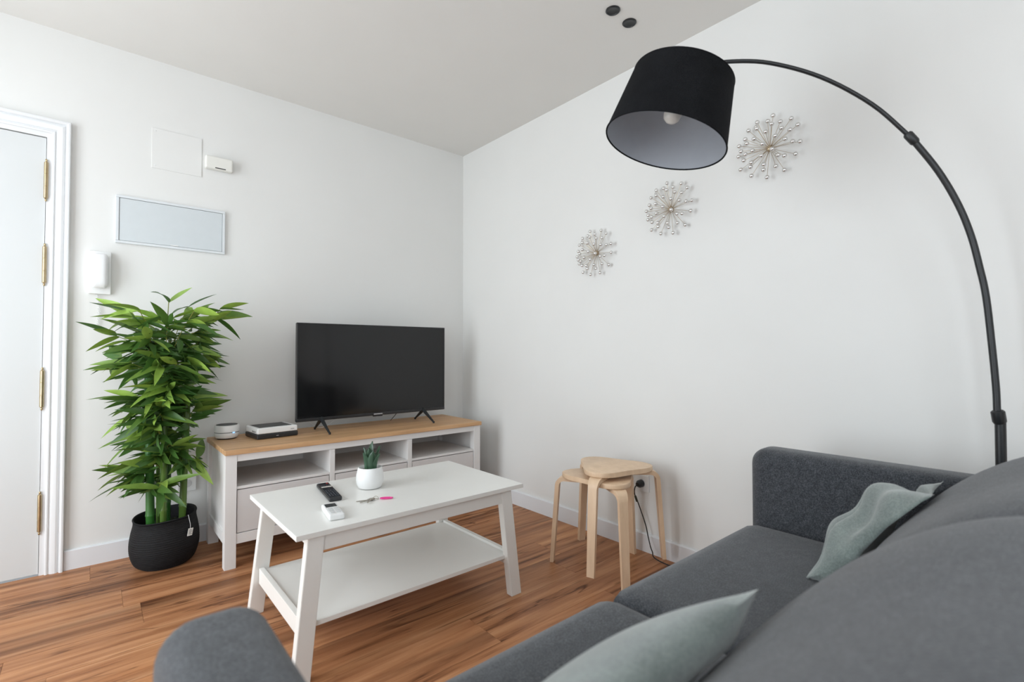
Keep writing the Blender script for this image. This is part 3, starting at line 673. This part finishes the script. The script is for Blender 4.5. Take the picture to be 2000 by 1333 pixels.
# ------------------------------------------------------------------ starburst wall ornaments
bm = bmesh.new(); bmesh.ops.create_uvsphere(bm, u_segments=16, v_segments=10, radius=0.0094)
bead_src = finish('bead', bm, M_pearl, ang=180); bead_me = bead_src.data; bpy.data.objects.remove(bead_src)
rod_src = finish('rod', tube(bmesh.new(), [(0, 0, 0.0), (0, 0, 1.0)], 0.0008, 6), M_rod); rod_me = rod_src.data; bpy.data.objects.remove(rod_src)
def starburst(y, z, scale, roll, label):
    s = thing('starburst_ornament', label, 'wall ornament', (0.0, y, z), (0, 0, 0), 'starburst ornaments on the right wall')
    finish('hub', lathe(bmesh.new(), [(0.0, -0.0), (0.013, -0.0), (0.013, 0.008), (0.009, 0.014), (0.0, 0.016)], 20, cap=False), M_rod, s, rot=(0, R(-90), 0))
    rng = random.Random(3)
    for cnt, el, ln, ph in ((13, 10, 0.118, 0), (12, 22, 0.098, 14), (9, 36, 0.088, 5), (6, 54, 0.072, 20), (1, 88, 0.058, 0)):
        for k in range(cnt):
            a = R(360 * k / cnt + ph + roll + rng.uniform(-6, 6)); e = R(el + rng.uniform(-3, 3)); L_ = ln * scale * rng.uniform(0.96, 1.03)
            d = Vector((-math.sin(e), math.cos(e) * math.cos(a), math.cos(e) * math.sin(a)))
            st = d * 0.008 + Vector((-0.006, 0, 0)); rot = Vector((0, 0, 1)).rotation_difference(d).to_matrix().to_4x4()
            rd = link_copy(rod_me, 'rod', s, Matrix.Translation(st) @ rot @ Matrix.Diagonal((1, 1, L_, 1)))
            link_copy(bead_me, 'bead', rd, Matrix.Translation((0, 0, 1.0)) @ Matrix.Diagonal((1, 1, 1 / L_, 1)))
    return s
starburst(-1.300, 1.548, 1.0, 0, 'pearl-tipped wire starburst, lowest and smallest-looking of three on the wall')
starburst(-1.762, 1.690, 1.0, 9, 'pearl-tipped wire starburst in the middle of the rising row of three')
starburst(-2.220, 1.843, 1.0, 22, 'pearl-tipped wire starburst highest on the wall, right of the lampshade')

# ------------------------------------------------------------------ fittings on the back wall
pl = thing('cover_plate', 'flat white square blanking plate screwed high on the wall', 'cover plate', (-1.803, 0, 2.035))
finish('plate', B(-0.108, 0.108, -0.004, 0, -0.102, 0.102, 0.0012), M_wall, pl)
for z in (-0.088, 0.088): finish('screw', lathe(bmesh.new(), [(0.0, 0.0015), (0.0035, 0.0012), (0.004, 0)], 12, cap=False), M_plastic, pl, loc=(-0.094, -0.004, z), rot=(R(90), 0, 0))
dt = thing('wall_detector', 'small rounded off-white box on the wall beside the blanking plate', 'detector', (-1.618, 0, 2.016))
finish('case', B(-0.065, 0.065, -0.038, 0, -0.034, 0.034, 0.009, 4), M_warmplastic, dt)
finish('slot', B(-0.02, 0.03, -0.0385, -0.0355, -0.030, -0.0255, 0.0005), M_black, dt)
el = thing('electrical_panel', 'wide pale grey electrical panel cover with framed door on the wall', 'electrical panel', (-1.816, 0, 1.648))
M_pan = mat('pale_grey_panel', (0.66, 0.70, 0.72), 0.35, var=0.01); M_pf = mat('grey_white_frame', (0.74, 0.77, 0.79), 0.35, var=0.01)
bm = bmesh.new(); ew, eh = 0.232, 0.117
for a in ((-ew, ew, eh - 0.012, eh), (-ew, ew, -eh, -eh + 0.012), (-ew, -ew + 0.012, -eh + 0.0122, eh - 0.0122), (ew - 0.012, ew, -eh + 0.0122, eh - 0.0122)): box(bm, a[0], a[1], -0.014, 0, a[2], a[3], 0.0012)
finish('frame', bm, M_pf, el)
finish('backing', B(-ew + 0.01, ew - 0.01, -0.005, 0, -eh + 0.01, eh - 0.01), mat('dark_gap', (0.08, 0.085, 0.09), 0.6), el)
ed = finish('panel_door', B(-ew + 0.0135, ew - 0.0135, -0.011, -0.004, -eh + 0.0135, eh - 0.0135, 0.001), M_pan, el)
finish('finger_latch', B(-0.012, 0.022, -0.0135, -0.009, -eh + 0.0135, -eh + 0.019, 0.001), M_plastic, ed)
ic = thing('intercom_handset', 'white wall intercom phone beside the door', 'intercom', (-2.103, 0, 1.377))
finish('back_plate', B(-0.041, 0.041, -0.018, 0, -0.102, 0.102, 0.003), M_plastic, ic)
bm = roundbox(0.062, 0.164, 0.04, 0.018, 0.0, n=8); bmesh.ops.transform(bm, matrix=Matrix.Rotation(R(90), 4, 'X'), verts=bm.verts[:])
hs = finish('handset', bm, mat('bright_white_plastic', (0.88, 0.88, 0.89), 0.3, var=0.01), ic, loc=(-0.002, -0.018, 0.006), ang=80)
pts = []
for k in range(150): a = k * 0.7; pts.append((-0.012 + 0.004 * math.cos(a) + 0.010 * math.sin(k * 0.02), -0.010 + 0.004 * math.sin(a), -0.100 - 0.0011 * k))
finish('coiled_cord', tube(bmesh.new(), pts, 0.0013, 5), M_plastic, ic)
def socket(loc, rotz, label):
    s = thing('wall_socket', label, 'socket', loc, (0, 0, rotz))
    bm = B(-0.041, 0.041, -0.009, 0, -0.041, 0.041, 0.003); finish('plate', bm, M_plastic, s)
    finish('well', lathe(bmesh.new(), [(0.021, 0.0), (0.021, 0.0006), (0.019, 0.0008), (0.019, 0.0002)], 28), mat('socket_well_grey', (0.62, 0.62, 0.62), 0.4), s, loc=(0, -0.009, 0), rot=(R(90), 0, 0))
    return s
socket((-1.742, 0, 0.315), 0, 'white wall socket low on the wall behind the bamboo plant')
socket((0, -1.588, 0.336), R(-90), 'white wall socket on the right wall holding a black plug')
pg = thing('power_plug', 'black power plug with thin cord hanging from the socket behind the stools', 'plug', (-0.0102, -1.588, 0.336))
finish('plug_body', lathe(bmesh.new(), [(0.0, 0.036), (0.009, 0.036), (0.013, 0.030), (0.0185, 0.020), (0.0185, 0.0), (0.0, 0.0)], 24, cap=False), M_black, pg, rot=(0, R(-90), 0))
finish('cord', tube(bmesh.new(), spline([(-0.034, 0, 0), (-0.046, 0.006, -0.014), (-0.040, 0.012, -0.05), (-0.030, -0.005, -0.10), (-0.025, -0.04, -0.19), (-0.03, -0.06, -0.25), (-0.045, -0.09, -0.30), (-0.06, -0.14, -0.328), (-0.06, -0.4, -0.3325), (-0.07, -0.8, -0.3325), (-0.10, -1.17, -0.3325)], 8), 0.0028, 8), M_black, pg)
finish('cord_ferrule', tube(bmesh.new(), [(-0.0385, 0.010, -0.058), (-0.034, 0.002, -0.085)], 0.0055, 8), mat('dark_olive_plastic', (0.05, 0.05, 0.03), 0.5), pg)

# ceiling spots
for x, y, lab in ((-0.427, -1.745, 'small black recessed ceiling spotlight, the one further from the right wall'), (-0.306, -1.743, 'small black recessed ceiling spotlight, the one nearer the right wall')):
    s = thing('ceiling_spotlight', lab, 'spotlight', (x, y, H), group='recessed ceiling spotlights')
    finish('trim_ring', lathe(bmesh.new(), [(0.022, 0.0), (0.031, 0.0), (0.0315, -0.003), (0.028, -0.0065), (0.024, -0.0065), (0.022, -0.003)], 32, cap=False), M_metalblack, s)
    finish('reflector', lathe(bmesh.new(), [(0.0235, -0.004), (0.012, -0.0012), (0.0, -0.001)], 28, cap=False), M_black, s)

# ------------------------------------------------------------------ potted bamboo
px0, py0 = -1.85, -0.195
pot = thing('potted_bamboo', 'tall artificial bamboo plant with bright green leaves in a black basket', 'plant', (px0, py0, 0))
pf = []
base = [(0.098, 0.0), (0.118, 0.018), (0.131, 0.05), (0.137, 0.085), (0.1365, 0.125), (0.131, 0.165), (0.124, 0.198), (0.1235, 0.218), (0.126, 0.226)]
sp_ = spline([(r_, z_, 0) for r_, z_ in base], 12)
for i, v in enumerate(sp_): pf.append((v.x + 0.0013 * math.sin(i * 2.1), v.y))
pf += [(0.1245, 0.230), (0.1205, 0.229), (0.118, 0.222), (0.118, 0.16)]
bm = bmesh.new(); lathe(bm, pf, 56, cap=False); bm.faces.new([v for v in bm.verts[:56]][::-1])
for v in bm.verts:                                # hand-woven: slightly out of round, rim dips
    a = math.atan2(v.co.y, v.co.x); f = 1 + 0.012 * math.sin(2 * a + 0.5) + 0.006 * math.sin(5 * a); v.co.x *= f; v.co.y *= f
    v.co.z += v.co.z * (0.035 * math.sin(a + 0.9) + 0.01 * math.sin(3 * a))
bk = finish('basket', bm, mat('black_seagrass', (0.009, 0.009, 0.010), 0.7, var=0.5, scale=40, bump=0.7, bscale=120, stretch=(1, 1, 8), spec=0.3), pot, ang=85)
bm = bmesh.new()
n = 26
G = [[bm.verts.new((0.117 * r_ / 9 * math.cos(2 * math.pi * k / n), 0.117 * r_ / 9 * math.sin(2 * math.pi * k / n), 0.168 + random.uniform(-0.014, 0.016))) for k in range(n)] for r_ in range(1, 10)]
for a, b2 in zip(G, G[1:]):
    for k in range(n): bm.faces.new((a[k], a[(k + 1) % n], b2[(k + 1) % n], b2[k]))
bm.faces.new(G[0])
finish('plastic_wrap', bm, mat('dark_crinkled_plastic', (0.03, 0.035, 0.035), 0.12, var=0.4, scale=30, spec=0.8), pot, smooth=False)
tg = finish('price_tag', B(-0.013, 0.013, -0.0008, 0.0008, -0.017, 0.017), mat('white_card', (0.8, 0.78, 0.74), 0.6), pot, loc=(0.085, -0.117, 0.155), rot=(R(4), R(8), R(36)))
bm = bmesh.new()
for k in range(4): box(bm, -0.009, 0.009 - 0.004 * (k % 2), -0.0013, -0.0007, -0.010 + 0.006 * k, -0.0075 + 0.006 * k)
finish('tag_print', bm, mat('grey_ink', (0.25, 0.25, 0.25), 0.6), tg)
finish('string', tube(bmesh.new(), spline([(0.078, -0.101, 0.232), (0.081, -0.110, 0.215), (0.085, -0.117, 0.19), (0.085, -0.117, 0.17)], 6), 0.001, 5), M_plastic, pot)
M_stalk = mat('bamboo_green', (0.035, 0.14, 0.025), 0.35, var=0.3, scale=20, stretch=(1, 1, 0.2))
M_stalk2 = mat('bamboo_yellow_green', (0.09, 0.17, 0.03), 0.35, var=0.3, scale=20, stretch=(1, 1, 0.2))
M_twig = mat('twig_yellow_green', (0.26, 0.28, 0.05), 0.5, var=0.2)
stalks = [(-0.060, -0.035, 0.0175, 1.00, M_stalk), (-0.015, -0.070, 0.0135, 0.94, M_stalk2), (-0.028, 0.01, 0.008, 0.85, M_stalk2), (0.012, 0.045, 0.0125, 1.02, M_stalk), (0.062, -0.030, 0.0155, 0.98, M_stalk2)]
SD = []
for x, y, r_, top, m in stalks:
    bm = bmesh.new(); prof = []; z = 0.15; nodes = [0.265 + 0.19 * k + random.uniform(-0.03, 0.03) for k in range(6)]
    zs = [0.15] + nodes + [top]
    for a, b2 in zip(zs, zs[1:]):
        if a >= top: break
        b2 = min(b2, top); prof += [(r_ * 1.10, a), (r_ * 1.0, a + 0.010), (r_ * 0.96, (a + b2) / 2), (r_ * 1.0, b2 - 0.008), (r_ * 1.12, b2 - 0.003)]
    lean = Vector((x * 0.35, y * 0.3))
    lathe(bm, prof, 14)
    for v in bm.verts: v.co.x += x + lean.x * (v.co.z - 0.15); v.co.y += y + lean.y * (v.co.z - 0.15)
    finish('stalk', bm, m, pot, ang=60); SD.append((x, y, lean, top))
def leafmesh(L_, W_, droop, curl, nseg=7):
    bm = bmesh.new(); rows = []
    for i in range(nseg + 1):
        t = i / nseg; wv = W_ * (math.sin(math.pi * min(1, t * 0.98 + 0.02) ** 0.72)) ** 0.9 + 0.0006
        if i == nseg: wv = 0.0004
        x = L_ * t; z = -droop * L_ * t * t
        rows.append([bm.verts.new((x, -wv, z + curl * wv)), bm.verts.new((x, 0, z)), bm.verts.new((x, wv, z + curl * wv))])
    for a, b2 in zip(rows, rows[1:]):
        for k in range(2): bm.faces.new((a[k], a[k + 1], b2[k + 1], b2[k]))
    return bm
M_leaf = leafmat('bamboo_leaf', (0.035, 0.105, 0.018), (0.34, 0.52, 0.09))
LM = []
for L_, W_, dr, cu in ((0.16, 0.0165, 0.10, 0.35), (0.18, 0.018, 0.22, 0.3), (0.14, 0.0175, 0.05, 0.4), (0.185, 0.0165, 0.30, 0.3), (0.155, 0.0195, 0.15, 0.25), (0.13, 0.0155, -0.05, 0.4)):
    o = finish('leaf', leafmesh(L_, W_, dr, cu), M_leaf, ang=80); LM.append(o.data); bpy.data.objects.remove(o)
rng = random.Random(21)
def half_width(z):                                # silhouette of the crown
    pts_ = [(0.40, 0.19), (0.50, 0.21), (0.60, 0.20), (0.70, 0.19), (0.78, 0.19), (0.86, 0.24), (0.95, 0.30), (1.05, 0.345), (1.14, 0.35), (1.22, 0.28), (1.32, 0.16)]
    if z <= pts_[0][0]: return pts_[0][1]
    for (a, va), (b2, vb) in zip(pts_, pts_[1:]):
        if z <= b2: return va + (vb - va) * (z - a) / (b2 - a)
    return pts_[-1][1]
extra = bmesh.new()
NT = 75
for i in range(NT):
    f = (i + 0.5) / NT; f = f ** 0.85
    z = 0.42 + f * 0.74 + rng.uniform(-0.03, 0.03)
    x, y, ln, top = SD[i % 5] if i % 5 != 2 else SD[rng.choice((0, 1, 4))]
    z0 = min(z - 0.05, top - 0.02)
    p0 = Vector((x + ln.x * (z0 - 0.15), y + ln.y * (z0 - 0.15), z0))
    az = rng.uniform(0, 2 * math.pi)
    if rng.random() < 0.62: az = rng.uniform(R(175), R(365))    # most of the foliage faces the room
    if z < 0.58: az = rng.choice((rng.uniform(R(160), R(230)), rng.uniform(R(-50), R(30)), rng.uniform(R(220), R(300))))
    reach = half_width(z) - 0.15; reach = max(0.05, reach) * rng.uniform(0.55, 1.1)
    up = rng.uniform(0.03, 0.12) if z > 0.6 else rng.uniform(-0.02, 0.05)
    if z > 1.05: up += 0.05
    d = Vector((math.cos(az), math.sin(az), 0))
    ymax = 0.160
    p2 = p0 + d * reach + Vector((0, 0, z - 0.05 - z0 + up)); p2.y = min(p2.y, ymax - 0.05); p2.x = min(p2.x, 0.15) if p2.z < 0.58 else p2.x
    p1 = p0.lerp(p2, 0.5) + Vector((0, 0, 0.02))
    tw = finish('twig', tube(bmesh.new(), spline([p0, p1, p2], 4), 0.0017, 5), M_twig, pot)
    dirv = (p2 - p1).normalized()
    def put(p, dv, roll, mesh, sc, obj=True):
        dv = dv.normalized()
        tip = p + dv * 0.15 * sc
        if tip.y > ymax: dv.y -= (tip.y - ymax) / (0.15 * sc); dv.normalize()
        if tip.z < 0.60 and p.x + dv.x * 0.17 * sc > 0.155: dv.x -= (p.x + dv.x * 0.17 * sc - 0.155) / (0.17 * sc); dv.normalize()
        q_ = dv.to_track_quat('X', 'Z').to_matrix().to_4x4() @ Matrix.Rotation(roll, 4, 'X')
        mx_ = Matrix.Translation(p) @ q_ @ Matrix.Diagonal((sc, sc, sc, 1))
        vv = [mx_ @ v.co for v in mesh.vertices]
        ey = max(0.0, max(v.y for v in vv) - 0.180); ex = max([0.0] + [v.x - 0.172 for v in vv if v.z < 0.57])
        mx_ = Matrix.Translation((-ex, -ey, 0)) @ mx_
        if obj: link_copy(mesh, 'leaf', tw, mx_)
        else:
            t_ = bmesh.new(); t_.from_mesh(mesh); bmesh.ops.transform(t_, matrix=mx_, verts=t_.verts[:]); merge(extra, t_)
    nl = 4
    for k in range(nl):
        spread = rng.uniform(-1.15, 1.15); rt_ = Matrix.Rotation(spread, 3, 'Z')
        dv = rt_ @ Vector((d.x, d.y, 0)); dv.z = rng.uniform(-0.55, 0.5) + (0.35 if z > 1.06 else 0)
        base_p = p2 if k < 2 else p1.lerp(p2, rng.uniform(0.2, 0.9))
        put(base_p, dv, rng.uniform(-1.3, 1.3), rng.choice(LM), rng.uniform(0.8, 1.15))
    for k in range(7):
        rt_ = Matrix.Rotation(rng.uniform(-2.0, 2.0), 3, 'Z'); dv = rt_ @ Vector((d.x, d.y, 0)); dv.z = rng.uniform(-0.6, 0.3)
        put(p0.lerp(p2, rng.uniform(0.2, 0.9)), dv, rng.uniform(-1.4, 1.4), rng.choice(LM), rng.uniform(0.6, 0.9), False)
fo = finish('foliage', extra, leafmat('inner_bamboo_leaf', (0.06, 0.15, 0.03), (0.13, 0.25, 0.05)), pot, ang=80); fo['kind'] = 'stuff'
